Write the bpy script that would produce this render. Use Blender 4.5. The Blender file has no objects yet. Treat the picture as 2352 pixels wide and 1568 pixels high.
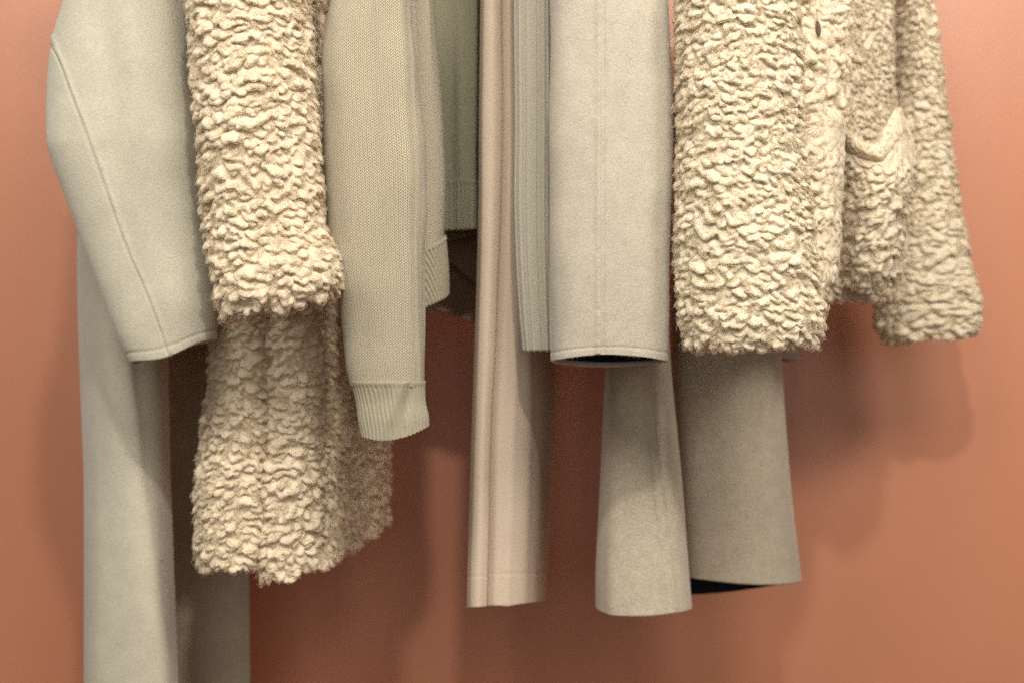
import bpy, math
import numpy as np
from mathutils import Vector

sc = bpy.context.scene
# ------------------------------------------------------------------ camera
ZC = 1.25                       # camera height
cam = bpy.data.cameras.new('camera')
cam.lens = 50.0; cam.sensor_width = 36.0; cam.clip_end = 50
cam.dof.use_dof = True; cam.dof.focus_distance = 1.50; cam.dof.aperture_fstop = 3.2
cam_o = bpy.data.objects.new('camera', cam); sc.collection.objects.link(cam_o)
cam_o.location = (0, 0, ZC); cam_o.rotation_euler = (math.radians(90), 0, 0)
sc.camera = cam_o
# ------------------------------------------------------------------ world + lamps
w = bpy.data.worlds.new('World'); sc.world = w; w.use_nodes = True
w.node_tree.nodes['Background'].inputs[0].default_value = (1.0, 0.90, 0.79, 1)
w.node_tree.nodes['Background'].inputs[1].default_value = 0.085
def spot(x, y, z, tx, ty, tz, power, radius, cone, color):
    l = bpy.data.lights.new('spot_lamp', 'SPOT'); l.energy = power; l.shadow_soft_size = radius
    l.spot_size = math.radians(cone); l.spot_blend = 0.7; l.color = color
    o = bpy.data.objects.new('spot_lamp', l); sc.collection.objects.link(o)
    o.location = (x, y, z)
    o.rotation_euler = (Vector((tx, ty, tz)) - Vector((x, y, z))).to_track_quat('-Z', 'Y').to_euler()
WARM = (1.0, 0.955, 0.875)
spot(0.10, -0.15, 2.80, 0.05, 1.7, 1.62, 62, 0.055, 62, WARM)
spot(-0.62, -0.35, 2.85, -0.25, 1.7, 1.66, 66, 0.42, 62, WARM)
spot(0.72, -0.35, 2.85, 0.30, 1.7, 1.66, 76, 0.42, 62, WARM)
spot(-1.45, 0.15, 2.80, -0.60, 1.8, 1.66, 44, 0.28, 62, (1.0, 0.94, 0.88))
spot(1.50, 0.15, 2.80, 0.65, 1.8, 1.66, 78, 0.25, 62, (1.0, 0.93, 0.81))
# added fill lamp, standing in for the shop's soft general light from the front
al = bpy.data.lights.new('fill_light', 'AREA'); al.shape = 'RECTANGLE'; al.size = 3.0; al.size_y = 1.6; al.energy = 25; al.color = (1.0, 0.95, 0.87)
al_o = bpy.data.objects.new('fill_light', al); sc.collection.objects.link(al_o)
al_o.location = (0.2, -2.6, 1.9); al_o.rotation_euler = (Vector((0.1, 1.7, 1.2)) - Vector((0.2, -2.6, 1.9))).to_track_quat('-Z', 'Y').to_euler()
sc.view_settings.view_transform = 'Standard'
sc.view_settings.look = 'None'
sc.view_settings.exposure = 0.56
sc.view_settings.gamma = 1.0
sc.cycles.max_bounces = 8; sc.cycles.diffuse_bounces = 6
sc.cycles.use_denoising = False
sc.cycles_curves.shape = 'RIBBONS'

# ------------------------------------------------------------------ helpers
K = 0.72 / 2352.0               # image pixel (2352 wide) -> tangent
def P(px, py, Y):
    px = np.asarray(px, float); py = np.asarray(py, float); Y = np.asarray(Y, float)
    return np.stack([(px - 1176) * K * Y, Y + 0 * px, ZC - (py - 784) * K * Y], -1)
def to_px(p):
    return p[..., 0] / (K * p[..., 1]) + 1176, 784 - (p[..., 2] - ZC) / (K * p[..., 1])

def spline(tk, vals, t):
    """smooth shape-preserving cubic through vals (n, ...) at knots tk"""
    tk = np.asarray(tk, float); v = np.asarray(vals, float)
    sh = v.shape[1:]; v = v.reshape(len(tk), -1)
    h = np.diff(tk)[:, None]; d = np.diff(v, axis=0) / h
    m = np.zeros_like(v)
    if len(tk) > 2:
        m[1:-1] = (d[:-1] * h[1:] + d[1:] * h[:-1]) / (h[1:] + h[:-1])
        flat = d[:-1] * d[1:] <= 0
        m[1:-1][flat] *= 0.35
    m[0] = d[0]; m[-1] = d[-1]
    i = np.clip(np.searchsorted(tk, t, side='right') - 1, 0, len(tk) - 2)
    hh = h[i]; s = ((t - tk[i])[:, None]) / hh
    r = ((2*s**3 - 3*s**2 + 1) * v[i] + (s**3 - 2*s**2 + s) * hh * m[i]
         + (-2*s**3 + 3*s**2) * v[i+1] + (s**3 - s**2) * hh * m[i+1])
    return r.reshape((len(t),) + sh)

def vnoise(x, y, seed=0):
    """smooth value noise in [-1,1]"""
    xi = np.floor(x).astype(np.int64); yi = np.floor(y).astype(np.int64)
    fx = x - xi; fy = y - yi
    fx = fx*fx*fx*(fx*(fx*6-15)+10); fy = fy*fy*fy*(fy*(fy*6-15)+10)
    def hsh(a, b):
        n = (a * 374761393 + b * 668265263 + seed * 1442695041) & 0xffffffff
        n = ((n ^ (n >> 13)) * 1274126177) & 0xffffffff
        return ((n ^ (n >> 16)) & 0xffff) / 32767.5 - 1
    a = hsh(xi, yi); b = hsh(xi+1, yi); c = hsh(xi, yi+1); d = hsh(xi+1, yi+1)
    return (a*(1-fx)+b*fx)*(1-fy) + (c*(1-fx)+d*fx)*fy
def fbm(x, y, seed=0, o=3):
    r = 0; a = 1.0
    for k in range(o):
        r = r + a * vnoise(x*2**k, y*2**k, seed+k*17); a *= 0.5
    return r

def grid_normals(p, closed=True):
    if closed:
        du = np.roll(p, -1, 1) - np.roll(p, 1, 1)
    else:
        du = np.gradient(p, axis=1)
    dv = np.gradient(p, axis=0)
    n = np.cross(dv, du)
    return n / np.maximum(np.linalg.norm(n, axis=-1, keepdims=True), 1e-12)

def mesh_from_grid(name, pos, mat, parent, uv=None, closed=True, cap_top=False, cap_bottom=False):
    nv, nu = pos.shape[:2]
    org = np.array(parent_world(parent)) if parent else np.zeros(3)
    verts = (pos - org).reshape(-1, 3)
    idx = np.arange(nv*nu).reshape(nv, nu)
    if closed:
        nxt = np.roll(idx, -1, 1)
        a, b, c, d = idx[:-1], nxt[:-1], nxt[1:], idx[1:]
    else:
        a, b, c, d = idx[:-1, :-1], idx[:-1, 1:], idx[1:, 1:], idx[1:, :-1]
    # outward = cross(dv, du): a -> d -> c -> b
    quads = np.stack([a, d, c, b], -1).reshape(-1, 4)
    me = bpy.data.meshes.new(name)
    nq = len(quads)
    extra = []
    if cap_top: extra.append(idx[0])
    if cap_bottom: extra.append(idx[-1][::-1])
    lv = np.concatenate([quads.ravel()] + [e for e in extra]).astype(np.int32)
    starts = list(np.arange(nq) * 4); tot = nq * 4
    for e in extra:
        starts.append(tot); tot += len(e)
    me.vertices.add(len(verts)); me.vertices.foreach_set('co', verts.astype(np.float32).ravel())
    me.loops.add(len(lv)); me.loops.foreach_set('vertex_index', lv)
    me.polygons.add(len(starts)); me.polygons.foreach_set('loop_start', np.array(starts, np.int32))
    me.polygons.foreach_set('use_smooth', np.ones(len(starts), bool))
    if uv is not None:
        layer = me.uv_layers.new(name='UVMap')
        uvv = uv.reshape(-1, 2)[lv]
        if closed:   # the wrap column
            q = uvv[:nq*4].reshape(-1, 4, 2)
            wrapc = (np.arange(nq) % nu) == nu - 1
            q[wrapc, 2, 0] = q[wrapc, 1, 0] + 0.001; q[wrapc, 3, 0] = q[wrapc, 0, 0] + 0.001
            uvv[:nq*4] = q.reshape(-1, 2)
        layer.data.foreach_set('uv', uvv.astype(np.float32).ravel())
    me.update(calc_edges=True); me.validate()
    me.materials.append(mat)
    o = bpy.data.objects.new(name, me); sc.collection.objects.link(o)
    if parent: o.parent = parent
    return o

def parent_world(o):
    v = Vector((0, 0, 0))
    while o is not None:
        v = v + Vector(o.location); o = o.parent
    return v

def thing(name, label, cat, loc, group=None):
    o = bpy.data.objects.new(name, None); sc.collection.objects.link(o)
    o.empty_display_size = 0.05
    o.location = loc; o['label'] = label; o['category'] = cat
    if group: o['group'] = group
    return o

# ------------------------------------------------------------------ node helper
class N:
    def __init__(s, nt, sock): s.nt = nt; s.s = sock
    def _m(s, op, b=None, c=None):
        n = s.nt.nodes.new('ShaderNodeMath'); n.operation = op
        s.nt.links.new(s.s, n.inputs[0])
        for i, q in ((1, b), (2, c)):
            if q is None: continue
            if isinstance(q, N): s.nt.links.new(q.s, n.inputs[i])
            else: n.inputs[i].default_value = q
        return N(s.nt, n.outputs[0])
    def __add__(s, o): return s._m('ADD', o)
    def __sub__(s, o): return s._m('SUBTRACT', o)
    def __mul__(s, o): return s._m('MULTIPLY', o)
    def frac(s): return s._m('FRACT')
    def abs(s): return s._m('ABSOLUTE')
    def sin(s): return s._m('SINE')
    def pow(s, o): return s._m('POWER', o)
    def clamp(s):
        r = s._m('ADD', 0.0); r.s.node.use_clamp = True; return r
def base_mat(name, rough=0.95, sheen=0.0, spec=0.15):
    m = bpy.data.materials.new(name); m.use_nodes = True; nt = m.node_tree
    b = nt.nodes['Principled BSDF']
    b.inputs['Roughness'].default_value = rough
    b.inputs['Specular IOR Level'].default_value = spec
    b.inputs['Sheen Weight'].default_value = sheen
    b.inputs['Sheen Roughness'].default_value = 0.5
    return m, nt, b
def noise(nt, scale, detail=2, rough=0.55, vec=None, stretch=None):
    n = nt.nodes.new('ShaderNodeTexNoise'); n.inputs['Scale'].default_value = scale
    n.inputs['Detail'].default_value = detail; n.inputs['Roughness'].default_value = rough
    if vec is None:
        tc = nt.nodes.new('ShaderNodeTexCoord'); vec = tc.outputs['Object']
    if stretch:
        mp = nt.nodes.new('ShaderNodeMapping'); mp.inputs['Scale'].default_value = stretch
        nt.links.new(vec, mp.inputs[0]); vec = mp.outputs[0]
    nt.links.new(vec, n.inputs['Vector'])
    return N(nt, n.outputs['Fac'])
def mixc(nt, fac, c1, c2):
    n = nt.nodes.new('ShaderNodeMix'); n.data_type = 'RGBA'
    if isinstance(fac, N): nt.links.new(fac.s, n.inputs[0])
    else: n.inputs[0].default_value = fac
    for i, c in ((6, c1), (7, c2)):
        if isinstance(c, tuple): n.inputs[i].default_value = (*c, 1)
        else: nt.links.new(c, n.inputs[i])
    return n.outputs[2]
def bump(nt, b, h, strength, dist):
    n = nt.nodes.new('ShaderNodeBump'); n.inputs['Strength'].default_value = strength
    n.inputs['Distance'].default_value = dist
    nt.links.new(h.s, n.inputs['Height']); nt.links.new(n.outputs[0], b.inputs['Normal'])

def mat_felt(name, c1, c2, scale=700, bstr=0.5, sheen=0.25, mott=60):
    m, nt, b = base_mat(name, 0.95, sheen, 0.1)
    f = noise(nt, scale, 3, 0.65); g = noise(nt, mott, 2)
    fac = ((f - 0.5) * 2.2 + (g - 0.5) * 0.7 + 0.5).clamp()
    nt.links.new(mixc(nt, fac, c1, c2), b.inputs['Base Color'])
    bump(nt, b, f, bstr, 0.0012)
    return m
def mat_wool(name, c1, c2):
    m, nt, b = base_mat(name, 1.0, 0.3, 0.05)
    f = noise(nt, 900, 3, 0.7); g = noise(nt, 45, 2)
    fac = ((f - 0.5) * 1.2 + (g - 0.5) * 1.1 + 0.5).clamp()
    nt.links.new(mixc(nt, fac, c1, c2), b.inputs['Base Color'])
    b.inputs['Subsurface Weight'].default_value = 0.25
    b.inputs['Subsurface Radius'].default_value = (1.0, 0.8, 0.55)
    b.inputs['Subsurface Scale'].default_value = 0.003
    bump(nt, b, f, 0.4, 0.0008)
    return m
def mat_fibre(name, c):
    m, nt, b = base_mat(name, 0.9, 0.0, 0.1)
    b.inputs['Base Color'].default_value = (*c, 1)
    t = nt.nodes.new('ShaderNodeBsdfTranslucent'); t.inputs[0].default_value = (*c, 1)
    mx = nt.nodes.new('ShaderNodeMixShader'); mx.inputs[0].default_value = 0.4
    nt.links.new(b.outputs[0], mx.inputs[1]); nt.links.new(t.outputs[0], mx.inputs[2])
    nt.links.new(mx.outputs[0], nt.nodes['Material Output'].inputs[0])
    return m
def mat_knit(name, c_hi, c_lo, pitch=0.0031, row=0.0024, strength=0.9, fuzzy=0.5):
    m, nt, b = base_mat(name, 0.95, 0.25, 0.1)
    uvn = nt.nodes.new('ShaderNodeUVMap'); uvn.uv_map = 'UVMap'
    sp = nt.nodes.new('ShaderNodeSeparateXYZ'); nt.links.new(uvn.outputs[0], sp.inputs[0])
    u = N(nt, sp.outputs[0]); v = N(nt, sp.outputs[1])
    wob = noise(nt, 120, 2, 0.5, uvn.outputs[0])
    a = (u * (1/pitch) + (wob - 0.5) * 0.35).frac()
    wv = ((a - 0.5).abs()) * 2.0                       # 0 middle of the V .. 1 edge
    ph = (v * (1/row) + wv * 0.95 + (wob - 0.5) * 0.3).frac()
    leg = ((wv * 2.0 - 1.0).pow(2.0) * -1.0 + 1.0)
    strand = (ph * math.pi).sin().pow(0.7)
    h = leg * 0.38 + strand * 0.72
    fine = noise(nt, 900, 2, 0.6)
    fac = (h * 0.85 + (fine - 0.5) * fuzzy).clamp()
    nt.links.new(mixc(nt, fac, c_lo, c_hi), b.inputs['Base Color'])  # hollows between stitches shaded in the colour, darker where the relief is low
    bump(nt, b, h, strength, 0.0010)
    return m

# ------------------------------------------------------------------ surface builders
def v_samples(y0, y1, sp_px, top=-20):
    """image-row samples: coarse above the frame, even below"""
    a = np.linspace(y0, top, max(3, int((top - y0) / (sp_px * 4)))) if y0 < top else np.array([])
    s = max(y0, top)
    b = np.linspace(s, y1, max(8, int((y1 - s) / sp_px)))
    return np.concatenate([a, b[1:]]) if len(a) else b

class Surf: pass

def tube(rows, sp=0.0012, nback=None, expo=0.85, bow=None, rim=0.003, inside=0.02):
    """sleeve: rows of (yL,xL,yR,xR,Yc,half_depth). Closed loop, front first, open cuff turned inwards."""
    rows = np.asarray(rows, float)
    tk = (rows[:, 0] + rows[:, 2]) / 2
    yc = rows[:, 4].mean()
    t = v_samples(tk[0], tk[-1], sp / (K * yc))
    R = spline(tk, rows, t)
    wid = np.abs(R[:, 3] - R[:, 1]).mean() * K * yc
    nf = max(24, int(wid * 1.12 / sp)); nb = nback or max(14, nf // 4)
    th = np.concatenate([np.linspace(0, np.pi, nf, endpoint=False), np.linspace(np.pi, 2*np.pi, nb, endpoint=False)])
    L = P(R[:, 1], R[:, 0], R[:, 4]); Q = P(R[:, 3], R[:, 2], R[:, 4])
    c = (L + Q) / 2; h = (Q - L) / 2
    s = np.sin(th); S = np.sign(s) * np.abs(s) ** expo
    pos = c[:, None, :] - h[:, None, :] * np.cos(th)[None, :, None]
    pos[..., 1] -= R[:, 5][:, None] * S[None, :]
    if bow is not None:
        tt = np.clip((t - t[0]) / (t[-1] - t[0]), 0, 1)
        wgt = np.clip((tt - 0.8) / 0.2, 0, 1) ** 2
        f = (1 - np.cos(th)) / 2
        bo = np.where(s >= 0, bow[0](f), bow[1](f))
        pos[..., 2] -= wgt[:, None] * bo[None, :] * K * yc
    n = grid_normals(pos)
    hem = len(t)
    last = pos[-1]; nl = n[-1].copy(); nl[:, 2] = 0; nl /= np.linalg.norm(nl, axis=-1, keepdims=True) + 1e-9
    down = last - pos[-2]; down /= np.linalg.norm(down, axis=-1, keepdims=True) + 1e-9
    ext = []; k = max(3, int(rim * 1.57 / sp))
    for al in np.linspace(0, np.pi, k + 2)[1:]:
        ext.append(last - nl * (rim/2*(1-np.cos(al))) + down * (rim/2*np.sin(al)))
    for q in np.linspace(0, 1, max(4, int(inside / (sp*2.5))))[1:]:
        ext.append(last - nl * rim - down * inside * q)
    pos = np.concatenate([pos, np.array(ext)], 0)
    S = finish(pos, hem, yc, nf, last - nl * rim, down)
    S.vrim = S.v[min(hem + k, len(S.v) - 1), 0]
    return S

def finish(pos, hem, yc, nf, inner=None, down=None):
    S = Surf(); S.pos = pos; S.hem = hem; S.nf = nf; S.inner = inner; S.down = down
    S.n = grid_normals(pos)
    d = np.linalg.norm(np.roll(pos, -1, 1) - pos, axis=-1).mean(0)
    S.u = np.broadcast_to(np.concatenate([[0], np.cumsum(d)[:-1]])[None], pos.shape[:2]).copy()
    S.W = d.sum()
    dv = np.linalg.norm(np.diff(pos, axis=0), axis=-1)
    dv = np.median(dv[:, :nf], axis=1)
    S.v = np.broadcast_to(np.concatenate([[0], np.cumsum(dv)])[:, None], pos.shape[:2]).copy()
    S.px, S.py = to_px(pos)
    S.front = np.zeros(pos.shape[:2], bool); S.front[:, :nf] = True
    S.row = np.broadcast_to(np.arange(pos.shape[0])[:, None], pos.shape[:2])
    return S

def sheet(rows, sp=0.0012, thick=0.004, backstep=4, top=-20, tk=None):
    """cloth panel: rows of control points [(px,py,Y), ...] left to right; thin closed shell, rounded hem."""
    rows = np.asarray(rows, float)
    yk = rows[:, :, 1].mean(1)
    yc = rows[:, :, 2].mean()
    t = v_samples(yk[0], yk[-1], sp / (K * yc), top)
    if tk is not None:
        yk = np.asarray(tk, float); t = np.linspace(yk[0], yk[-1], int((yk[-1]-yk[0])*K*yc/sp))
    R = spline(yk, rows, t)                       # nt, c, 3
    W = P(R[..., 0], R[..., 1], R[..., 2])        # world
    # arc parameter of columns from the middle row
    mid = W[len(t)*2//3]; d = np.linalg.norm(np.diff(mid, axis=0), axis=-1)
    ck = np.concatenate([[0], np.cumsum(d)])
    ns = max(10, int(ck[-1] / sp)); cs = np.linspace(0, ck[-1], ns)
    path = spline(ck, W.transpose(1, 0, 2), cs).transpose(1, 0, 2)
    n = grid_normals(path, False)
    fr = path + n * thick / 2
    bi = np.unique(np.concatenate([np.arange(0, ns, backstep), [ns-1]]))[::-1]
    bk = path[:, bi] - n[:, bi] * thick / 2
    tl = path[:, 0] - path[:, 1]; tl /= np.linalg.norm(tl, axis=-1, keepdims=True) + 1e-9
    tr = path[:, -1] - path[:, -2]; tr /= np.linalg.norm(tr, axis=-1, keepdims=True) + 1e-9
    er = (path[:, -1] + tr * thick / 2)[:, None]; el = (path[:, 0] + tl * thick / 2)[:, None]
    pos = np.concatenate([fr, er, bk, el], 1)
    down = pos[-1] - pos[-2]; down /= np.linalg.norm(down, axis=-1, keepdims=True) + 1e-9
    cent = np.concatenate([path[-1], path[-1, -1:], path[-1, bi], path[-1, :1]], 0)
    ext = []; k = max(2, int(thick / sp))
    for al in np.linspace(0, np.pi/2, k + 2)[1:]:
        ext.append(cent + (pos[-1] - cent) * np.cos(al) * 0.999 + down * thick / 2 * np.sin(al))
    hem = len(t)
    pos = np.concatenate([pos, np.array(ext)], 0)
    S = finish(pos, hem, yc, ns); S.vrim = S.v[-1, 0]
    return S

def make(name, S, mat, parent, disp=None, extra=None):
    pos = S.pos
    if disp is not None:
        h = disp(S)
        S.h = h
        pos = pos + S.n * h[..., None]
    if extra is not None: pos = pos + extra(S)
    S.out = pos
    uv = np.stack([S.u, S.v.max() - S.v], -1)
    return mesh_from_grid(name, pos, mat, parent, uv, True, True, False)

def lining(S, mat, parent, depth=0.045, inset=0.0006):
    """dark inside of a cuff: goes up from just inside the hem and is closed above"""
    c = S.inner.mean(0)
    rad = S.inner - c
    rows = []
    for q, sh in ((0.003, 1.0), (0.015, 0.97), (0.03, 0.92), (depth, 0.85), (depth + 0.008, 0.5), (depth + 0.010, 0.01)):
        k = inset / max(1e-6, np.linalg.norm(rad, axis=-1).mean())
        rows.append(c + rad * (sh - k) - S.down.mean(0) * q)
    pos = np.array(rows)
    # the inside faces inwards: reverse the loop
    return mesh_from_grid('lining', pos[:, ::-1], mat, parent, None, True)

# ---- curly wool
def wool_map(W, H, v0, seed, size, ang, pitch, res=0.0006):
    """height of a fleece of curls: every curl a bent lumpy roll lying on the cloth (m)"""
    rng = np.random.default_rng(seed); locks = []
    nx, ny = max(8, int(W / res)), max(8, int(H / res))
    hm = np.zeros((ny, nx), np.float32)
    y = v0
    while y < H + 0.003:
        x = rng.uniform(0, 0.008)
        while x < W:
            big = rng.random()
            loc = size * (1 + .28*float(vnoise(np.array(x*17.), np.array(y*17.), seed+31)))
            L = loc * (rng.uniform(.0035, .008) if big < .45 else rng.uniform(.008, .020))
            r0 = loc * rng.uniform(.0025, .0042) * (1.3 if big < .06 else 1)
            cx = x + L/2; cy = y + rng.normal(0, .0016)*size + .004*float(vnoise(np.array(x*30.), np.array(y*16.), seed+9))
            phi = .55*float(vnoise(np.array(cx*26.), np.array(cy*30.), seed+3)) + rng.normal(0, ang)
            wa = rng.uniform(.0004, .0024)*size; wf = rng.uniform(350, 620)/size; wp = rng.uniform(0, 6.28)
            z0 = rng.uniform(-.0010, .0022)*size
            locks.append((cx, cy, phi, L, r0, wa, wf, wp, z0))
            k = max(2, int(L/(r0*.55)))
            t = (np.linspace(-.5, .5, k) if k > 1 else np.zeros(1))
            p = t*L; q = wa*np.sin(p*wf + wp)
            X = cx + p*math.cos(phi) - q*math.sin(phi); Y = cy + p*math.sin(phi) + q*math.cos(phi)
            r = r0*(1 - .45*np.abs(2*t)**3)*rng.uniform(.82, 1.12, k)
            zz = z0 - r0*.35*np.abs(2*t)**2.5
            i0, i1 = int((X.min()-r0*1.2)/res), int((X.max()+r0*1.2)/res)+1
            j0, j1 = max(0, int((Y.min()-r0*1.2)/res)), min(ny, int((Y.max()+r0*1.2)/res)+1)
            if j1 > j0:
                ii = np.arange(i0, i1); jj = np.arange(j0, j1)
                d2 = (ii[None, None, :]*res - X[:, None, None])**2 + ((jj[None, :, None]*res - Y[:, None, None])/.95)**2
                hh = np.where(d2 < (r*r)[:, None, None], np.sqrt(np.maximum((r*r)[:, None, None]-d2, 0)) + zz[:, None, None], 0).max(0)
                iw = ii % nx
                cur = hm[j0:j1][:, iw]
                hm[j0:j1, iw] = np.maximum(cur, hh)
            x += L*.62 + size*rng.uniform(.0022, .0050)
        y += pitch*size*rng.uniform(.85, 1.12)
    for _ in range(1):
        hm = (hm*2 + np.roll(hm, 1, 1) + np.roll(hm, -1, 1))/4
        e = np.pad(hm, ((1, 1), (0, 0)), mode='edge'); hm = (e[:-2] + 2*e[1:-1] + e[2:])/4
    return hm, res, np.array(locks)
def sample(hm, res, u, v):
    ny, nx = hm.shape
    x = u / res; y = np.clip(v / res, 0, ny - 1.001)
    xi = np.floor(x).astype(int); yi = np.floor(y).astype(int); fx = x - xi; fy = y - yi
    x0 = xi % nx; x1 = (xi + 1) % nx; y1 = np.minimum(yi + 1, ny - 1)
    return (hm[yi, x0]*(1-fx) + hm[yi, x1]*fx)*(1-fy) + (hm[y1, x0]*(1-fx) + hm[y1, x1]*fx)*fy

def wool(name, S, mat, parent, seed, size=1.0, gain=None, ang=0.35, pitch=0.0070, strands=24, srad=0.00014, back=True, lump=0.0012, droop=0.66, amp=1.25, fib=None):
    """curly fleece worked into the cloth, every curl overlaid with a bundle of fine crimped strands"""
    top = S.py[:S.hem, S.nf//2]
    v0 = S.v[:, 0][min(np.searchsorted(top, -70), S.hem-1)] if top[0] < -70 else 0.0
    hm, res, lk = wool_map(S.W, S.v.max() + 0.002, v0, seed, size, ang, pitch)
    g = 1.0 if gain is None else gain(S.px, S.py, S.v)
    h = sample(hm, res, S.u, S.v)*g*amp
    def offs(u, v): return lump*fbm(u*40, v*40, seed) - 0.0030*size
    def extra(S):
        d = np.zeros_like(S.pos); d[..., 2] = -h*droop*np.linalg.norm(S.n[..., :2], axis=-1)
        return d
    base = make(name, S, mat, parent, lambda S: h + offs(S.u, S.v), extra)
    if not strands: return base
    rng = np.random.default_rng(seed + 500)
    m = len(lk); q = np.repeat(np.arange(m), strands); n = len(q); T = 7
    cx, cy, phi, L, r0, wa, wf, wp, z0 = [a[q][:, None] for a in lk.T]
    a0 = rng.uniform(-.62, .38, (n, 1)); ln = rng.uniform(.45, .9, (n, 1))
    t = np.clip(a0 + ln*np.linspace(0, 1, T)[None], -.66, .66)
    al = rng.uniform(-1.35, 1.35, (n, 1)) + rng.normal(0, .5, (n, 1))*t*2 + .22*np.sin(t*rng.uniform(9, 20, (n, 1)) + rng.uniform(0, 6.28, (n, 1)))
    tc = np.clip(np.abs(2*t), 0, 1.25)
    fly = np.where(rng.random((n, 1)) < .16, rng.uniform(1.1, 1.55, (n, 1)), rng.uniform(.97, 1.12, (n, 1)))
    r = r0*(1 - .45*np.minimum(tc, 1)**3)*fly
    zz = z0 - r0*.35*np.minimum(tc, 1)**2.5
    p = t*L; qq = wa*np.sin(p*wf + wp) + r*np.sin(al)
    u = cx + p*np.cos(phi) - qq*np.sin(phi); v = cy + p*np.sin(phi) + qq*np.cos(phi)
    hh = zz + r*np.cos(al)
    u = u % S.W; v = np.clip(v, S.v[0, 0], min(S.vrim + .004, S.v[-1, 0]))
    mid = T//2
    keep = hh[:, mid] > sample(hm, res, u[:, mid], v[:, mid]) - 0.0003
    uw = S.u[0][S.nf] if S.nf < S.u.shape[1] else S.W
    keep &= (u[:, mid] < uw + (.012 if back else .002)) | (u[:, mid] > S.W - (.012 if back else .002))
    keep &= np.abs(u.max(1) - u.min(1)) < S.W*.5
    u, v, hh = u[keep], v[keep], hh[keep]; n = len(u)
    hh = np.maximum(hh, sample(hm, res, u, v) - .0002)
    ju = np.interp(u, np.append(S.u[0], S.W), np.arange(S.u.shape[1] + 1)); iv = np.interp(v, S.v[:, 0], np.arange(S.v.shape[0]))
    nv, nu = S.pos.shape[:2]
    j0 = np.floor(ju).astype(int) % nu; j1 = (j0 + 1) % nu; fu = (ju - np.floor(ju))[..., None]
    i0 = np.clip(np.floor(iv).astype(int), 0, nv - 2); fv = (iv - i0)[..., None]
    def bil(A):
        A = A if A.ndim == 3 else A[..., None]
        return (A[i0, j0]*(1-fu) + A[i0, j1]*fu)*(1-fv) + (A[i0+1, j0]*(1-fu) + A[i0+1, j1]*fu)*fv
    c = bil(S.pos); nn = bil(S.n); nn /= np.linalg.norm(nn, axis=-1, keepdims=True) + 1e-9
    gg = 1.0 if gain is None else bil(np.broadcast_to(g, S.u.shape))[..., 0]
    hg = hh*gg*amp
    P_ = c + nn*(hg + offs(u, v))[..., None]
    P_[..., 2] -= hg*droop*np.linalg.norm(nn[..., :2], axis=-1)
    P_ = P_ + rng.normal(0, .00012, P_.shape)
    hair('wool_strands', P_, srad*rng.uniform(.6, 1.3, (n, 1))*np.array([.55, .9, 1, 1, 1, .85, .35])[None], fib or M_fib, base)
    return base

def hair(name, P_, rad, mat, parent):
    n, T = P_.shape[:2]
    cv = bpy.data.hair_curves.new(name)
    cv.add_curves([T]*n)
    org = np.array(parent_world(parent))
    cv.points.foreach_set('position', (P_ - org).astype(np.float32).ravel())
    cv.points.foreach_set('radius', np.ascontiguousarray(rad, np.float32).ravel())
    cv.materials.append(mat)
    o = bpy.data.objects.new(name, cv); sc.collection.objects.link(o); o.parent = parent; o['kind'] = 'stuff'
    return o

def raw_mesh(name, V, F4, F3, mat, parent):
    org = np.array(parent_world(parent)); me = bpy.data.meshes.new(name)
    lv = np.concatenate([F4.ravel(), F3.ravel()]).astype(np.int32)
    st = np.concatenate([np.arange(len(F4))*4, len(F4)*4 + np.arange(len(F3))*3]).astype(np.int32)
    me.vertices.add(len(V)); me.vertices.foreach_set('co', (V-org).astype(np.float32).ravel())
    me.loops.add(len(lv)); me.loops.foreach_set('vertex_index', lv)
    me.polygons.add(len(st)); me.polygons.foreach_set('loop_start', st)
    me.polygons.foreach_set('use_smooth', np.ones(len(st), bool))
    me.update(calc_edges=True); me.materials.append(mat)
    o = bpy.data.objects.new(name, me); sc.collection.objects.link(o)
    o.parent = parent; o['kind'] = 'stuff'
    return o

def nap_mesh(name, S, n, length, width, mat, parent, seed, ymin=-30):
    rng = np.random.default_rng(seed)
    pos = S.out; nn = grid_normals(pos); nv, nu = pos.shape[:2]
    i = rng.integers(0, nv, n*2); j = rng.integers(0, S.nf, n*2)
    m = (S.py[i, j] > ymin) & (S.py[i, j] < 1600); i, j = i[m][:n], j[m][:n]; n = len(i)
    p0 = pos[i, j] + rng.normal(0, .0005, (n, 3)); nr = nn[i, j]
    # lie over the curl: mostly along the cloth, pointing sideways and down, tips just off the surface
    d = nr*rng.uniform(.15, .8, (n, 1)) + rng.normal(0, .6, (n, 3)); d[:, 2] -= .35
    d /= np.linalg.norm(d, axis=-1, keepdims=True)
    side = np.cross(d, nr); side /= np.linalg.norm(side, axis=-1, keepdims=True) + 1e-9
    L = length*rng.uniform(.4, 1.2, (n, 1)); w_ = width*rng.uniform(.6, 1.3, (n, 1))
    V = np.stack([p0 - side*w_/2, p0 + side*w_/2, p0 + d*L], 1).reshape(-1, 3)
    F3 = np.arange(n*3).reshape(-1, 3)
    return raw_mesh(name, V, np.zeros((0, 4), int), F3, mat, parent)

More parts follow.
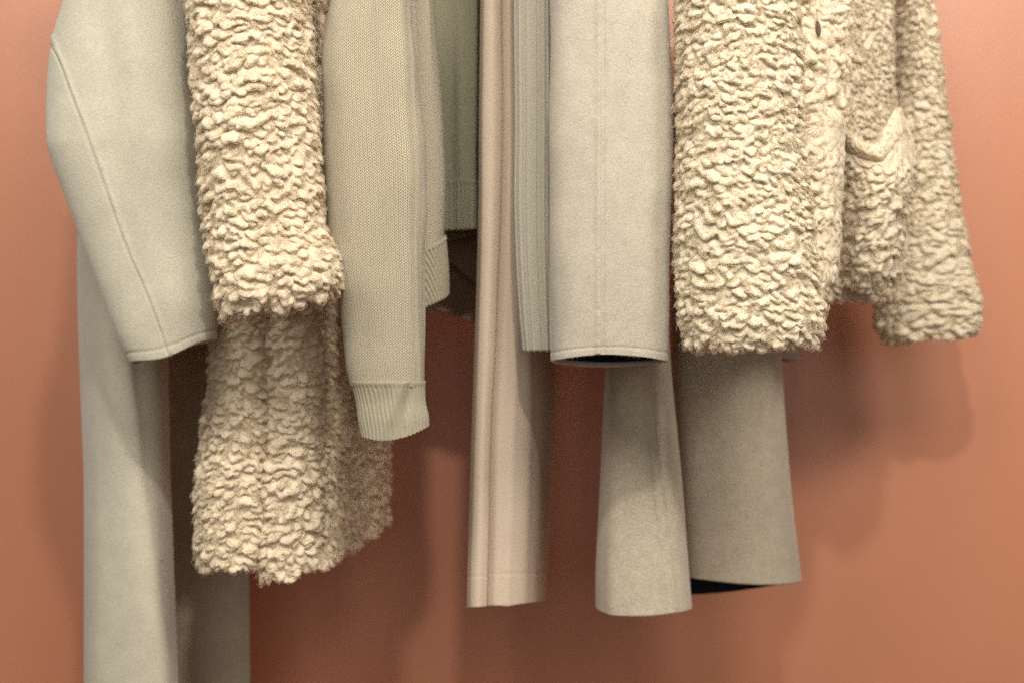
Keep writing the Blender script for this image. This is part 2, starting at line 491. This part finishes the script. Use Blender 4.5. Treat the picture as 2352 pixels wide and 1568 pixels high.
def fibre_mesh(name, p0, nn, length, width, mat, parent, seed, droop, out):
    rng = np.random.default_rng(seed); n = len(p0)
    d = nn * out + rng.normal(0, 0.55, (n, 3)); d[:, 2] -= droop
    d /= np.linalg.norm(d, axis=-1, keepdims=True)
    side = np.cross(d, rng.normal(0, 1, (n, 3))); side /= np.linalg.norm(side, axis=-1, keepdims=True) + 1e-9
    bend = np.cross(d, side)
    L = length * rng.uniform(0.35, 1.2, (n, 1)); cu = rng.normal(0, 0.5, (n, 1)); wv = width * rng.uniform(0.6, 1.2, (n, 1))
    P1 = p0 + d*L*0.5 + bend*L*cu*0.3; P2 = p0 + d*L*0.85 + bend*L*cu
    V = np.stack([p0 - side*wv/2, p0 + side*wv/2, P1 + side*wv/2, P1 - side*wv/2, P2], 1).reshape(-1, 3)
    b = np.arange(n)[:, None] * 5
    F4 = b + np.array([[0, 1, 2, 3]]); F3 = b + np.array([[3, 2, 4]])
    return raw_mesh(name, V, F4, F3, mat, parent)

def fibres(name, S, n, length, width, mat, parent, seed, droop=0.3, out=0.6, ymax=None, only_front=True, ymin=-40):
    rng = np.random.default_rng(seed)
    pos = S.out; nn = grid_normals(pos)
    nv, nu = pos.shape[:2]
    i = rng.integers(0, nv, n * 2); j = rng.integers(0, nu, n * 2)
    m = (S.py[i, j] > ymin) & (S.py[i, j] < 1600)
    if only_front: m &= ((j < S.nf) | (rng.random(n * 2) < 0.3))
    i, j = i[m][:n], j[m][:n]; n = len(i)
    p0 = pos[i, j] + rng.normal(0, 0.0004, (n, 3)) - nn[i, j] * 0.0003
    return fibre_mesh(name, p0, nn[i, j], length, width, mat, parent, seed, droop, out)

def seam(S, line, depth=0.0011, wid=2.2, ridge=0.0009, side=1, roww=None):
    """groove with a raised lip along an image-space polyline [(x,y)...] running down the cloth"""
    line = np.asarray(line, float)
    xs = np.interp(S.py, line[:, 1], line[:, 0], left=np.nan, right=np.nan)
    d = np.nan_to_num(S.px - xs, nan=999.0) * side
    r = -depth * np.exp(-(d / wid) ** 2) + ridge * np.exp(-((d - wid*3.2) / (wid*2.2)) ** 2)
    return np.where(S.front & (S.row < S.hem - 1), r*(1 + .25*vnoise(S.v*160, S.v*0 + 3.3, 77)), 0)

# ------------------------------------------------------------------ materials
M_wall, nt, b = base_mat('wall_paint', 0.38, 0, 0.6)
f = noise(nt, 6, 3); g = noise(nt, 500, 2)
nt.links.new(mixc(nt, (f * 0.5 + 0.25).clamp(), (0.47, 0.192, 0.104), (0.545, 0.226, 0.128)), b.inputs['Base Color'])
g2 = noise(nt, 9, 3, 0.5, None, (1.0, 1.0, 0.35))
g3 = noise(nt, 220, 3, 0.6)
bump(nt, b, g * 0.10 + g3 * 0.16 + g2, 0.40, 0.004)
M_floor, nt, b = base_mat('floor_paint', 0.6, 0, 0.3)
f = noise(nt, 5, 3)
nt.links.new(mixc(nt, f, (0.50, 0.22, 0.125), (0.56, 0.25, 0.145)), b.inputs['Base Color'])

M_coat = mat_felt('coat_felt', (0.385, 0.358, 0.276), (0.535, 0.50, 0.392), 520, 0.5, 0.3, 40)
M_felt = mat_felt('oatmeal_felt', (0.34, 0.30, 0.235), (0.50, 0.45, 0.36), 600, 0.55, 0.3, 50)
M_felt2 = mat_felt('taupe_felt', (0.34, 0.29, 0.215), (0.53, 0.46, 0.355), 420, 0.7, 0.25, 60)
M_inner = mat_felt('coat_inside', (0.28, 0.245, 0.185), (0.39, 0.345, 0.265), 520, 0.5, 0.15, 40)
M_blush = mat_felt('blush_crepe', (0.50, 0.40, 0.305), (0.59, 0.475, 0.365), 650, 0.6, 0.03, 30)
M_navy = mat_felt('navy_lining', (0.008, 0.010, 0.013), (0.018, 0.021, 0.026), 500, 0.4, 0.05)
M_brown = mat_felt('brown_lining', (0.10, 0.07, 0.05), (0.16, 0.115, 0.08), 500, 0.4, 0.05)
M_wool = mat_wool('cream_wool', (0.61, 0.505, 0.36), (0.73, 0.62, 0.46))
M_wool2 = mat_wool('ivory_wool', (0.60, 0.515, 0.375), (0.72, 0.635, 0.485))
M_nap_lit = mat_wool('lit_brushed_nap', (0.70, 0.59, 0.43), (0.79, 0.68, 0.52))  # brushed wool, made paler to paint light on the upturned pocket edge
M_fib = mat_fibre('wool_fibre', (0.75, 0.655, 0.50))
M_ffib = mat_fibre('felt_fibre', (0.54, 0.50, 0.40))
M_knit = mat_knit('sand_knit', (0.60, 0.52, 0.37), (0.055, 0.044, 0.026), 0.0040, 0.0031, 1.0, 0.3)
M_rib = mat_knit('sand_rib', (0.44, 0.395, 0.285), (0.20, 0.17, 0.11), 0.0022, 0.0026, 0.5)
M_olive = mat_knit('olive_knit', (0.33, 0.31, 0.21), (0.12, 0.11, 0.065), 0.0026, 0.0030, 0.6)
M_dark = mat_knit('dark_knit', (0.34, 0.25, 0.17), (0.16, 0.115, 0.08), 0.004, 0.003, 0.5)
M_card = mat_knit('grey_rib_knit', (0.46, 0.42, 0.325), (0.18, 0.16, 0.12), 0.0020, 0.0022, 0.6)

# ------------------------------------------------------------------ setting
def quad(name, pts, mat):
    me = bpy.data.meshes.new(name); me.from_pydata([tuple(p) for p in pts], [], [(0, 1, 2, 3)]); me.materials.append(mat)
    o = bpy.data.objects.new(name, me); sc.collection.objects.link(o); o['kind'] = 'structure'; return o
YW = 2.20
quad('wall', [(-2.2, YW, 0), (2.2, YW, 0), (2.2, YW, 3.0), (-2.2, YW, 3.0)], M_wall)
quad('floor', [(-2.2, 0.6, 0), (2.2, 0.6, 0), (2.2, YW, 0), (-2.2, YW, 0)], M_floor)

# ------------------------------------------------------------------ 1. long wool coat, far left
coat = thing('long_wool_coat', 'long pale grey beige wool coat at far left with bent elbow seam', 'coat', (-0.42, 1.75, 0.55))
Y = 1.60
S = tube([(-300,190,-300,395,Y+.02,.055),(0,160,0,415,Y,.055),(100,130,92,428,Y,.055),(200,115,186,440,Y,.055),(300,109,280,451,Y,.055),(345,111.5,322,455,Y,.055),
          (370,119,345,457.5,Y,.0545),(430,140,401,462,Y,.053),(545,182,507,472,Y,.050),(675,230,620,485,Y-.005,.046),(780,271,725,495,Y-.01,.043),(832,298,775,497,Y-.01,.042)],
         sp=0.0014, rim=0.005, inside=0.02, expo=0.75, bow=(lambda f: 14*np.sin(np.pi*f)**2, lambda f: -10*np.sin(np.pi*f)))
sl = [(112,80),(120,112),(129.7,135),(154.7,200),(192,290),(229.7,395),(269.7,515),(299.7,595),(339.7,685),(374.7,780),(384,812)]
def d_coat(S):
    x, y = S.px, S.py
    d = 0.0034*fbm(S.u*11, S.v*6, 3, 2)
    d += 0.004*np.exp(-((x-300-(y*.10))/45)**2)*np.exp(-((y-60)/260)**2)
    d -= 0.004*np.exp(-((x-225-(y*.12))/40)**2)*np.exp(-((y-60)/240)**2)
    d += 0.0035*np.exp(-((x-400)/50)**2 - ((y-690)/60)**2)
    d += 0.003*np.exp(-((x-390)/70)**2 - ((y-330)/60)**2)
    d -= 0.0010*np.exp(-((S.v - S.v[S.hem-1] + 0.009)/0.0016)**2)
    return d + seam(S, sl, 0.0016, 2.4, 0.0014, 1)
slv = make('sleeve', S, M_coat, coat, d_coat)
fibres('felt_fuzz', S, 16000, 0.0022, 0.00010, M_ffib, slv, 11, droop=0.2)
lining(S, M_navy, slv)
# body: near panel, wraps to the back at its outer edge
def lerp(a, b, t): return a + (b - a) * t
rows = []
for py, l, cr, r in ((-300,215,300,380),(300,200,300,380),(560,184,290,380),(700,184.6,292,381),(836,189,296,382),(975,194,312,385),(1086,198.5,323,387),(1169,199,335,390),(1364,200,356,396),(1568,200,372,404),(1760,200,385,410)):
    rows.append([(l+40,py,1.98),(l+8,py,1.88),(l,py,1.77),(l+35,py,1.705),(cr-30,py,1.690),(cr,py,1.695),(cr+12,py,1.703),(r-18,py,1.735),(r,py,1.775),(r-6,py,1.83)])
S = sheet(rows, 0.0022, 0.004)
pn = make('body_panel', S, M_coat, coat, lambda S: 0.0006*fbm(S.u*9, S.v*4, 8, 2))
fibres('felt_fuzz', S, 10000, 0.0022, 0.00010, M_ffib, pn, 12, droop=0.2)
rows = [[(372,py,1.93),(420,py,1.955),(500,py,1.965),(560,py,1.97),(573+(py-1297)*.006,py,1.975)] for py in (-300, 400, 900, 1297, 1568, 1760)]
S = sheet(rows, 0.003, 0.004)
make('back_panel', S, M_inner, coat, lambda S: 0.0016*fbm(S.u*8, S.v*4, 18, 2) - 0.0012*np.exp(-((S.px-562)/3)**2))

# ------------------------------------------------------------------ 2. cream sherpa jacket
jk = thing('sherpa_jacket', 'cream curly fleece jacket with rolled cuff beside the long coat', 'jacket', (-0.28, 1.75, 0.93))
Y = 1.515
S = tube([(-300,425,-300,700,Y+.01,.062),(0,437,0,708,Y,.062),(125,445,110,715,Y,.062),(260,457,230,722,Y,.062),(425,467,390,736,Y,.060),(540,478,500,747,Y,.058),
          (600,488,556,766,Y,.060),(645,496,596,783,Y,.063),(690,504,640,786,Y,.063),(712,514,664,776,Y,.058)],
         sp=0.0009, rim=0.022, inside=0.02, expo=0.8, bow=(lambda f: 4*np.sin(np.pi*f), lambda f: 6*np.sin(np.pi*f)))
def cuffroll(S):     # the rolled cuff stands proud
    return 0.004*np.exp(-((S.v - S.v[S.hem-1] + 0.022)/0.016)**2)
slv = wool('sleeve', S, M_wool, jk, 21, 1.22, ang=0.26)
lining(S, M_brown, slv)
rows = []
for py, l, r in ((-300,480,606),(400,500,620),(730,503,620),(808,495,617),(919,486,613),(1030,476,610),(1169,463,606),(1255,463,603),(1292,480,592)):
    rows.append([(l+14,py-4,1.74),(l,py,1.665),(l+25,py+3,1.640),(lerp(l,r,.5),py+4,1.632),(r-22,py,1.637),(r-2,py-4,1.655)])
S = sheet(rows, 0.0012, 0.010)
p1 = wool('front_panel', S, M_wool, jk, 31, 1.24, ang=0.18, pitch=0.0074, back=False)
cols = [(0,-6,1306,1.660),(.16,0,1322,1.640),(.42,0,1324,1.636),(.80,0,1300,1.650),(1,12,1288,1.69),(1,42,1272,1.755),(1,80,1248,1.83),(1,118,1222,1.90),(1,156,1194,1.96)]
edge = np.array([(-300,612,690),(400,618,728),(730,617,736),(808,615,738),(919,611,735),(1030,608,734),(1169,604,731),(1255,602,729),(1330,603,724)], float)
rows = []
for q in (0, .3, .5, .62, .74, .86, .95, 1.0):
    row = []
    for a, e, hy, Yp in cols:
        py = lerp(-300, hy, q)
        l = np.interp(py, edge[:,0], edge[:,1]); r = np.interp(py, edge[:,0], edge[:,2])
        row.append((lerp(l, r, a) + e, py, Yp))
    rows.append(row)
S = sheet(rows, 0.0013, 0.010)
p2 = wool('side_panel', S, M_wool, jk, 41, 1.24, ang=0.20, pitch=0.0074, back=False)

# ------------------------------------------------------------------ 3. sand knit sweater
sw = thing('knit_sweater', 'sand beige fine knit sweater with long ribbed cuff', 'sweater', (-0.12, 1.65, 1.2))
Y = 1.555
S = tube([(-300,790,-300,940,Y,.045),(0,757,0,952,Y,.045),(67,745,67,956,Y,.045),(143,737,143,961,Y,.045),(217,738.5,217,966,Y,.045),(317,745,317,971,Y,.044),(417,753,417,974,Y,.043),
          (537,760,537,976,Y,.042),(654,776,654,977,Y,.040),(790,791,790,976,Y,.037),(850,801,850,974.5,Y,.035),(882,808,882,974.5,Y,.034)],
         sp=0.0011, rim=0.003, inside=0.006, expo=0.65, bow=(lambda f: 3*np.sin(np.pi*f), lambda f: 0*f))
def d_knit(S):
    x, y = S.px, S.py
    d = 0.0040*fbm(S.u*14, S.v*9, 33, 2)
    d -= 0.0055*np.exp(-((x-872-(y*.05))/20)**2)*np.clip((900-y)/300, 0.15, 1)     # soft lengthwise dent
    d += 0.0040*np.exp(-((x-922-(y*.025))/15)**2)*np.clip((1000-y)/400, 0.3, 1)
    d += 0.0012*np.exp(-((x-np.interp(y,[0,1000],[948,966]))/5.0)**2)
    return d*S.front
slv = make('sleeve', S, M_knit, sw, d_knit)
RP = 0.0048
S = tube([(875,804.5,875,978,Y,.0375),(888,809.5,888,976.5,Y,.036),(926,818.5,924,978,Y,.033),(965,823.5,956,985,Y,.033),(998,830,976,986,Y,.032)],
         sp=0.0008, rim=0.003, inside=0.012, expo=0.65, bow=(lambda f: 17*np.sin(np.pi*f)**.9, lambda f: -4*np.sin(np.pi*f)))
def d_cuff(S):
    x, y = S.px, S.py
    d = 0.0030*np.exp(-(((x-905) + (y-930)*.35)/14)**2 - ((y-930)/70)**2) - 0.003*np.exp(-(((x-935) + (y-930)*.2)/10)**2 - ((y-930)/60)**2)
    d += np.clip((y-882)/8, 0, 1)*0.0024*(np.abs(np.sin(np.pi*(S.u + 0.0006*vnoise(S.v*60, S.u*90, 5))/RP))**0.55 - 1)
    return d*S.front
cuf = make('cuff', S, M_rib, slv, d_cuff)
lining(S, M_brown, cuf)
# body edge behind the sleeve, with slanting rib hem
rows = []
for q in (0, .2, .4, .55, .7, .85, 1):
    row = []
    for x0, x1, hy, Yp in ((930,930,600,1.640),(948,946,594,1.622),(966,964,588,1.618),(984,990,574,1.622),(994,1010,560,1.635),(1004,1019,550,1.665),(990,1006,552,1.72)):
        py = lerp(-300, hy, q); xr = np.interp(py, [-300,0,133,267,400,520,560],[1000,1004,1011,1020,1025,1021,1019]) - 1019
        row.append((lerp(x0, x1, q) + (xr if x1 > 1005 else xr*.3), py, Yp))
    rows.append(row)
S = sheet(rows, 0.0014, 0.003)
bod = make('body', S, M_knit, sw, lambda S: 0.0012*fbm(S.u*12, S.v*6, 36, 2))
rows = []
for q in (0, .25, .5, .75, 1):
    row = []
    for ya, yb, xa, xb, Yp in ((586,716,938,938,1.640),(582,712,950,952,1.621),(578,706,964,968,1.617),(566,696,988,990,1.621),(552,684,1009,1014,1.634),(542,672,1018,1026,1.664),(544,674,1004,1012,1.72)):
        row.append((lerp(xa, xb, q) + 2*math.sin(q*3.1), lerp(ya, yb, q), Yp))
    rows.append(row)
S = sheet(rows, 0.0008, 0.003, top=-400)
make('rib_hem', S, M_rib, bod, lambda S: 0.0019*(np.abs(np.sin(np.pi*(S.u - S.v*0.45)/0.0050))**0.55*2 - 1)*S.front + 0.0008*np.exp(-((S.v-.003)/.0015)**2))
rows = [[(930,py,1.70),(960,py,1.69),(985,py,1.70),(990,py-3,1.72)] for py in (600, 680, 718)]
S = sheet(rows, 0.0010, 0.003)
make('inner_hem', S, M_rib, sw, lambda S: 0.0010*np.sin(2*np.pi*S.u/0.0044))

# ------------------------------------------------------------------ 4. olive knit sweater further back
ol = thing('knit_sweater', 'dark olive knit sweater with ribbed hem, shaded behind the sand sweater', 'sweater', (-0.05, 1.85, 1.28))
rows = []
for py in (-300, 0, 300, 415, 440, 526):
    rows.append([(960,py+4,1.80),(1000,py+2,1.79),(1040,py,1.785),(1062,py-1,1.772),(1085,py-2,1.775),(1100,py-3,1.80),(1135,py-4,1.86)])
S = sheet(rows, 0.0012, 0.003)
def d_ol(S):
    k = np.clip((S.py - 416)/5, 0, 1)
    d = -0.0008*k + k*0.0022*(np.abs(np.sin(np.pi*S.u/0.0070))**0.6*2 - 1) + 0.0008*np.exp(-((S.py-418)/4)**2)
    return d + 0.001*fbm(S.u*14, S.v*5, 61, 2)
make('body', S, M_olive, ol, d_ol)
# layers of the shaded rib hems inside, each with its own edge
for (yl, yr, yt, Yb, sd) in ((553,534,380,1.855,1),(592,648,420,1.885,2),(714,742,470,1.92,3)):
    rows = [[(940,lerp(yt,yl-8,q),Yb),(1020,lerp(yt,yl,q),Yb),(1100,lerp(yt,yr,q),Yb+.004),(1150,lerp(yt,yr+8,q),Yb+.02)] for q in (0, .5, 1)]
    S = sheet(rows, 0.0014, 0.004, top=-400)
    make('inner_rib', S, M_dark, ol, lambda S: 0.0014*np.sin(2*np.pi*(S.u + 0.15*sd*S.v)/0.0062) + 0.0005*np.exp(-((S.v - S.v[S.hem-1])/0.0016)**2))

# ------------------------------------------------------------------ 5. blush trousers
tr = thing('trousers', 'long smooth blush pink trousers with deep vertical fold', 'trousers', (0.0, 1.72, 0.94))
rows = []
for py, l, f in ((-300,1112,1151),(0,1110,1150.5),(267,1107,1152),(523,1105,1147),(654,1101.6,1142),(790,1097,1137),(946,1092,1128),(1089,1087.5,1123.6),(1322,1080.5,1118.5),(1392,1079,1117)):
    h = 1 if py > 1390 else 0
    rows.append([(l+26,py-6*h,1.90),(l+3,py,1.76),(l,py+1*h,1.675),(l+7,py,1.661),(lerp(l,f,.5),py-1*h,1.657),(f-6,py-2*h,1.662),(f-2,py-3*h,1.69),(f-5,py-4*h,1.74)])
S = sheet(rows, 0.0018, 0.003)
make('leg', S, M_blush, tr, lambda S: 0.0006*fbm(S.u*12, S.v*3, 71, 2) - 0.0004*np.exp(-((S.py-1322)/3)**2))
rows = []
for py, f, m, r in ((-300,1153,1192,1290),(0,1152,1196,1290),(267,1153.5,1205,1288),(523,1149,1212,1284),(654,1144,1215,1283),(790,1139,1218,1281),(946,1130,1219,1278),(1089,1125.5,1215,1270),(1322,1120,1208,1254),(1386,1119,1207,1250)):
    h = 1 if py > 1380 else 0
    rows.append([(f+6,py+2*h,1.735),(f,py+2*h,1.69),(f+4,py+2*h,1.668),(f+20,py+1*h,1.658),(lerp(f,m,.6),py,1.662),(m-8,py-3*h,1.675),(m+8,py-4*h,1.70),(lerp(m,r,.6),py-6*h,1.80),(r,py-8*h,1.92)])
S = sheet(rows, 0.0018, 0.003)
make('leg', S, M_blush, tr, lambda S: 0.0006*fbm(S.u*12, S.v*3, 74, 2) - 0.0004*np.exp(-((S.py-1316)/3)**2) + 0.0016*np.exp(-((S.px - np.interp(S.py,[600,1390],[1190,1165]))/10)**2))

# ------------------------------------------------------------------ 6. grey ribbed cardigan sleeve
cd = thing('ribbed_cardigan', 'slim grey ribbed knit sleeve tucked beside the oatmeal coat sleeve', 'cardigan', (0.03, 1.66, 1.22))
Y = 1.605
S = tube([(-300,1180,-300,1300,Y,.028),(0,1181,0,1300,Y,.028),(278,1183,278,1300,Y,.028),(500,1184,500,1298,Y,.028),(639,1190,639,1298,Y,.028),(740,1198,740,1297,Y,.027),(801,1204,801,1296,Y,.026)],
         sp=0.0009, rim=0.003, inside=0.02, expo=0.75)
def d_card(S):
    d = 0.0008*fbm(S.u*14, S.v*5, 81, 2)
    return d + 0.0017*(np.abs(np.sin(np.pi*S.u/0.0046))**0.6*2-1) + 0.0006*np.sin(np.pi*S.u/0.0046)
slv = make('sleeve', S, M_card, cd, d_card)
fibres('felt_fuzz', S, 5000, 0.0025, 0.00009, M_ffib, slv, 82, droop=0.2)
lining(S, M_brown, slv)

# ------------------------------------------------------------------ 7. oatmeal felt coat (sleeve in front, body below)
fa = thing('felt_coat', 'oatmeal brushed felt coat with open dark lined cuff and straight sleeve seam', 'coat', (0.14, 1.70, 0.92))
Y = 1.545
S = tube([(-300,1272,-300,1525,Y,.048),(0,1268.5,0,1537,Y,.048),(139,1266,139,1545,Y,.048),(235,1264.5,235,1547,Y,.048),(444,1263,444,1541,Y,.047),(611,1264,611,1537,Y,.045),(740,1266,740,1533,Y,.043),(826,1267.5,828,1531,Y,.040)],
         sp=0.0011, rim=0.0024, inside=0.0015, expo=0.60,
         bow=(lambda f: -15*np.clip(np.sin(np.pi*f),0,1)**.9, lambda f: 11*np.clip(np.sin(np.pi*f),0,1)**.8))
def d_felt(S):
    x, y = S.px, S.py
    d = 0.0034*fbm(S.u*9, S.v*5, 91, 3)
    d += 0.002*np.exp(-((x+y*.35-1560)/30)**2)*np.exp(-((x-1320)/60)**2)
    d += seam(S, [(1386,-300),(1385,300),(1384.5,830)], 0.0020, 3.2, 0.0016, -1)
    return d - 0.0007*np.exp(-((S.v - S.v[S.hem-1] + 0.008)/0.0015)**2)
slv = make('sleeve', S, M_felt, fa, d_felt)
fibres('felt_fuzz', S, 26000, 0.0026, 0.00010, M_ffib, slv, 92, droop=0.2)
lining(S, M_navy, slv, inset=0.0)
rows = []
for py, l, r in ((-300,1430,1520),(500,1408,1532),(842,1395,1538),(937,1389,1545),(1147,1379,1564),(1347,1372,1581),(1396,1373,1585)):
    h = 1 if py > 1390 else 0
    rows.append([(l+45,py-20*h,1.93),(l+8,py-10*h,1.80),(l,py-2*h,1.745),(l+14,py+7*h,1.715),(l+40,py+14*h,1.695),(lerp(l,r,.55),py+14*h,1.685),(r-30,py+6*h,1.695),(r-4,py,1.72),(r,py-3*h,1.745)])
S = sheet(rows, 0.0016, 0.004)
ss = [(1470,700),(1475,842),(1485,947),(1505,1122),(1525,1272),(1540,1397)]
pn = make('body', S, M_felt2, fa, lambda S: 0.0014*fbm(S.u*9, S.v*4, 95, 2) + seam(S, ss, 0.0018, 3.2, 0.0016, 1))
fibres('felt_fuzz', S, 10000, 0.0024, 0.00010, M_ffib, pn, 96, droop=0.2)

# ------------------------------------------------------------------ 8. taupe coat behind the ivory jacket
fb = thing('felt_coat', 'taupe felt coat with dark inside showing below its hem, behind ivory jacket', 'coat', (0.28, 1.88, 0.94))
rows = []
for py, l, r in ((-300,1560,1760),(500,1555,1780),(817,1552,1790),(997,1560,1802.6),(1197,1566,1820),(1328,1570,1835)):
    h = 1 if py > 1320 else 0
    rows.append([(l-5,py-10*h,1.87),(l+12,py-5*h,1.845),(lerp(l,r,.3),py+3*h,1.825),(lerp(l,r,.6),py+10*h,1.815),(r-30,py+9*h,1.83),(r-5,py+4*h,1.86),(r,py,1.90),(r-15,py,1.96)])
S = sheet(rows, 0.0018, 0.004)
pn = make('body', S, M_felt2, fb, lambda S: 0.0016*fbm(S.u*8, S.v*4, 101, 2))
fibres('felt_fuzz', S, 9000, 0.0024, 0.00010, M_ffib, pn, 102, droop=0.2)
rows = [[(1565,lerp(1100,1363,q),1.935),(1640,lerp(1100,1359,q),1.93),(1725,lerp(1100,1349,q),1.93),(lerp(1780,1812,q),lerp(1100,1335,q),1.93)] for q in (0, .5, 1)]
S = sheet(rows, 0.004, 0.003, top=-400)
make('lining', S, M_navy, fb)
Y = 2.03
S = tube([(-300,1690,-300,1820,Y,.03),(400,1690,400,1828,Y,.03),(818,1690,826,1834,Y,.03)], sp=0.003, rim=0.004, inside=0.01, expo=0.7,
         bow=(lambda f: -6*np.sin(np.pi*f), lambda f: 8*np.sin(np.pi*f)))
slv = make('sleeve', S, M_felt, fb)
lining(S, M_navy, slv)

# ------------------------------------------------------------------ 9. ivory sherpa jacket, right
jr = thing('sherpa_jacket', 'ivory curly fleece jacket at right with gaping patch pocket', 'jacket', (0.42, 1.75, 1.25))
Y = 1.515
S = tube([(-300,1552,-300,1828,Y,.064),(0,1552,0,1832,Y,.064),(105,1553,105,1833,Y,.064),(211,1554,211,1836,Y,.064),(317,1554,317,1840,Y,.064),(384,1553,384,1847,Y,.064),(450,1553,450,1857,Y,.063),(517,1552,517,1866,Y,.063),
          (595,1553,595,1871,Y,.062),(665,1556,665,1878,Y,.062),(705,1559,705,1888,Y,.062),(750,1565,745,1886,Y,.060),(778,1573,770,1880,Y,.056)],
         sp=0.0009, rim=0.022, inside=0.02, expo=0.8, bow=(lambda f: 8*np.sin(np.pi*f), lambda f: 10*np.sin(np.pi*f)))
slv = wool('sleeve', S, M_wool2, jr, 121, 1.10, ang=0.30)
lining(S, M_brown, slv)
# body
rows = []
for py, r in ((-300,2032),(0,2036),(150,2040),(250,2046),(400,2062),(524,2064),(595,2055),(650,2049),(678,2040)):
    h = 1 if py > 670 else 0
    rows.append([(1770,py,1.70),(1850,py,1.705),(1920,py+2*h,1.748),(1975,py+3*h,1.790),(r-25,py+4*h,1.822),(r-2,py,1.85),(r-4,py-3*h,1.90)])
S = sheet(rows, 0.0014, 0.010)
p1 = wool('body', S, M_wool2, jr, 131, 1.08, ang=0.36, back=False)
# brushed front band with button hole
rows = []
for py, l, r in ((-300,1800,1950),(0,1800,1952),(80,1800,1950),(150,1800,1945),(220,1800,1938),(300,1800,1925),(380,1800,1910)):
    rows.append([(l,py,1.610),(1850,py,1.605),(1885,py+3,1.612),(r-15,py,1.635),(r,py,1.675)])
S = sheet(rows, 0.0014, 0.009)
def hole(S):
    r2 = ((S.px-1879)/10)**2 + ((S.py-66)/23)**2
    return r2
p2 = wool('front_band', S, M_nap_lit, jr, 141, 1.5, gain=lambda px, py, v: 0.8*(1-np.exp(-(((px-1879)/13)**2 + ((py-66)/28)**2))), ang=0.3, back=False, lump=0.003)
# dark disc standing in for the shade inside the button hole, between the curls
a = np.linspace(0, 2*np.pi, 14, endpoint=False)
hp = P(1879 + 6.5*np.cos(a) + 2*np.sin(a), 66 + 19*np.sin(a), 1.6075)
inn = P(1879 + 3*np.cos(a), 66 + 13*np.sin(a), 1.6055)
mesh_from_grid('button_hole_shade', np.stack([hp, inn, P(1879 + 0*a, 66 + 4*np.sin(a), 1.6050)])[:, ::-1], M_brown, jr)
rows = []
for py, l, r in ((246,1850,1900),(262,1835,1926),(300,1820,1934),(400,1820,1930),(520,1820,1926),(600,1820,1921),(648,1830,1914)):
    h = 1 if py > 640 else 0
    rows.append([(l,py,1.600),(lerp(l,r,.4),py-8*(py<250),1.590),(lerp(l,r,.75),py-4*(py<250),1.597),(r-5,py+3*(py<250),1.618),(r,py+8*(py<250),1.655)])
S = sheet(rows, 0.0014, 0.012, top=-400)
p3 = wool('front_facing', S, M_nap_lit, jr, 151, 1.4, gain=lambda px, py, v: np.clip((py-290)/70, 0.35, .95)*np.clip((1920-px)/40, 0.3, 1), back=False)
# patch pocket bulging off the body, its plump smooth top edge rolled over
def pocket_rows(spec):
    rows = []; tk = []
    for tp, dy, dY in spec:
        q = np.clip(dy/322, 0, 1); e = np.clip(dy/110, 0, 1)
        ys = [lerp(a_, b_, e) + dy*.98 for a_, b_ in ((300,304),(316,316),(333,326),(336,326),(306,318),(264,308),(252,304))]
        l = lerp(1936, 1926, q); r = np.interp(ys[-1], [240, 300, 350, 390, 430, 500, 560, 640], [2064, 2088, 2108, 2108, 2094, 2078, 2070, 2056])
        tk.append(tp)
        rows.append([(lerp(l, r, f_), y_, Y_ + dY*(.6 if f_ in (0, 1) else 1)) for f_, y_, Y_ in zip((0,.20,.40,.54,.68,.86,1), ys, (1.722,1.694,1.676,1.672,1.676,1.694,1.738))])
    return rows, tk
rows, tk = pocket_rows(((30,24,.004),(60,46,.000),(130,112,.000),(220,204,.010),(310,300,.026),(345,342,.040)))
S = sheet(rows, 0.0014, 0.008, tk=tk)
p4 = wool('pocket', S, M_wool2, jr, 161, 1.15, gain=lambda px, py, v: np.clip((v - 0.010 - 0.014*np.clip((px-1990)/80, 0, 1))/0.010, 0.15, 1), ang=0.40, back=False)
rows, tk = pocket_rows(((-60,50,.040),(-40,26,.036),(-20,6,.026),(-6,-3,.012),(8,2,.000),(24,17,-.006),(40,31,-.004),(56,44,.004)))
S = sheet(rows, 0.0015, 0.007, tk=tk)
p5 = wool('pocket_edge', S, M_nap_lit, p4, 165, 0.9, gain=lambda px, py, v: 0.28 + 0*px, ang=0.6, back=False, strands=18)  # rim coloured paler than the pocket, as if catching light from above
# far sleeve
Y = 1.985
S = tube([(-300,2048,-300,2118,Y,.05),(0,2060,0,2132,Y,.05),(88,2062,88,2144,Y,.05),(193,2064,193,2160,Y,.05),(281,2052,281,2172,Y,.05),(352,2052,352,2183,Y,.05),(422,2050,422,2193,Y,.05),(489,2046,489,2203,Y,.05),
          (560,2038,560,2217,Y,.05),(630,2024,630,2231,Y,.05),(690,2012,676,2243,Y,.05),(735,2008,715,2249,Y,.048),(775,2026,748,2244,Y,.044)],
         sp=0.0014, rim=0.020, inside=0.02, expo=0.8)
slv = wool('sleeve', S, M_wool2, jr, 171, 1.15, ang=0.32, pitch=0.0070)
lining(S, M_brown, slv)
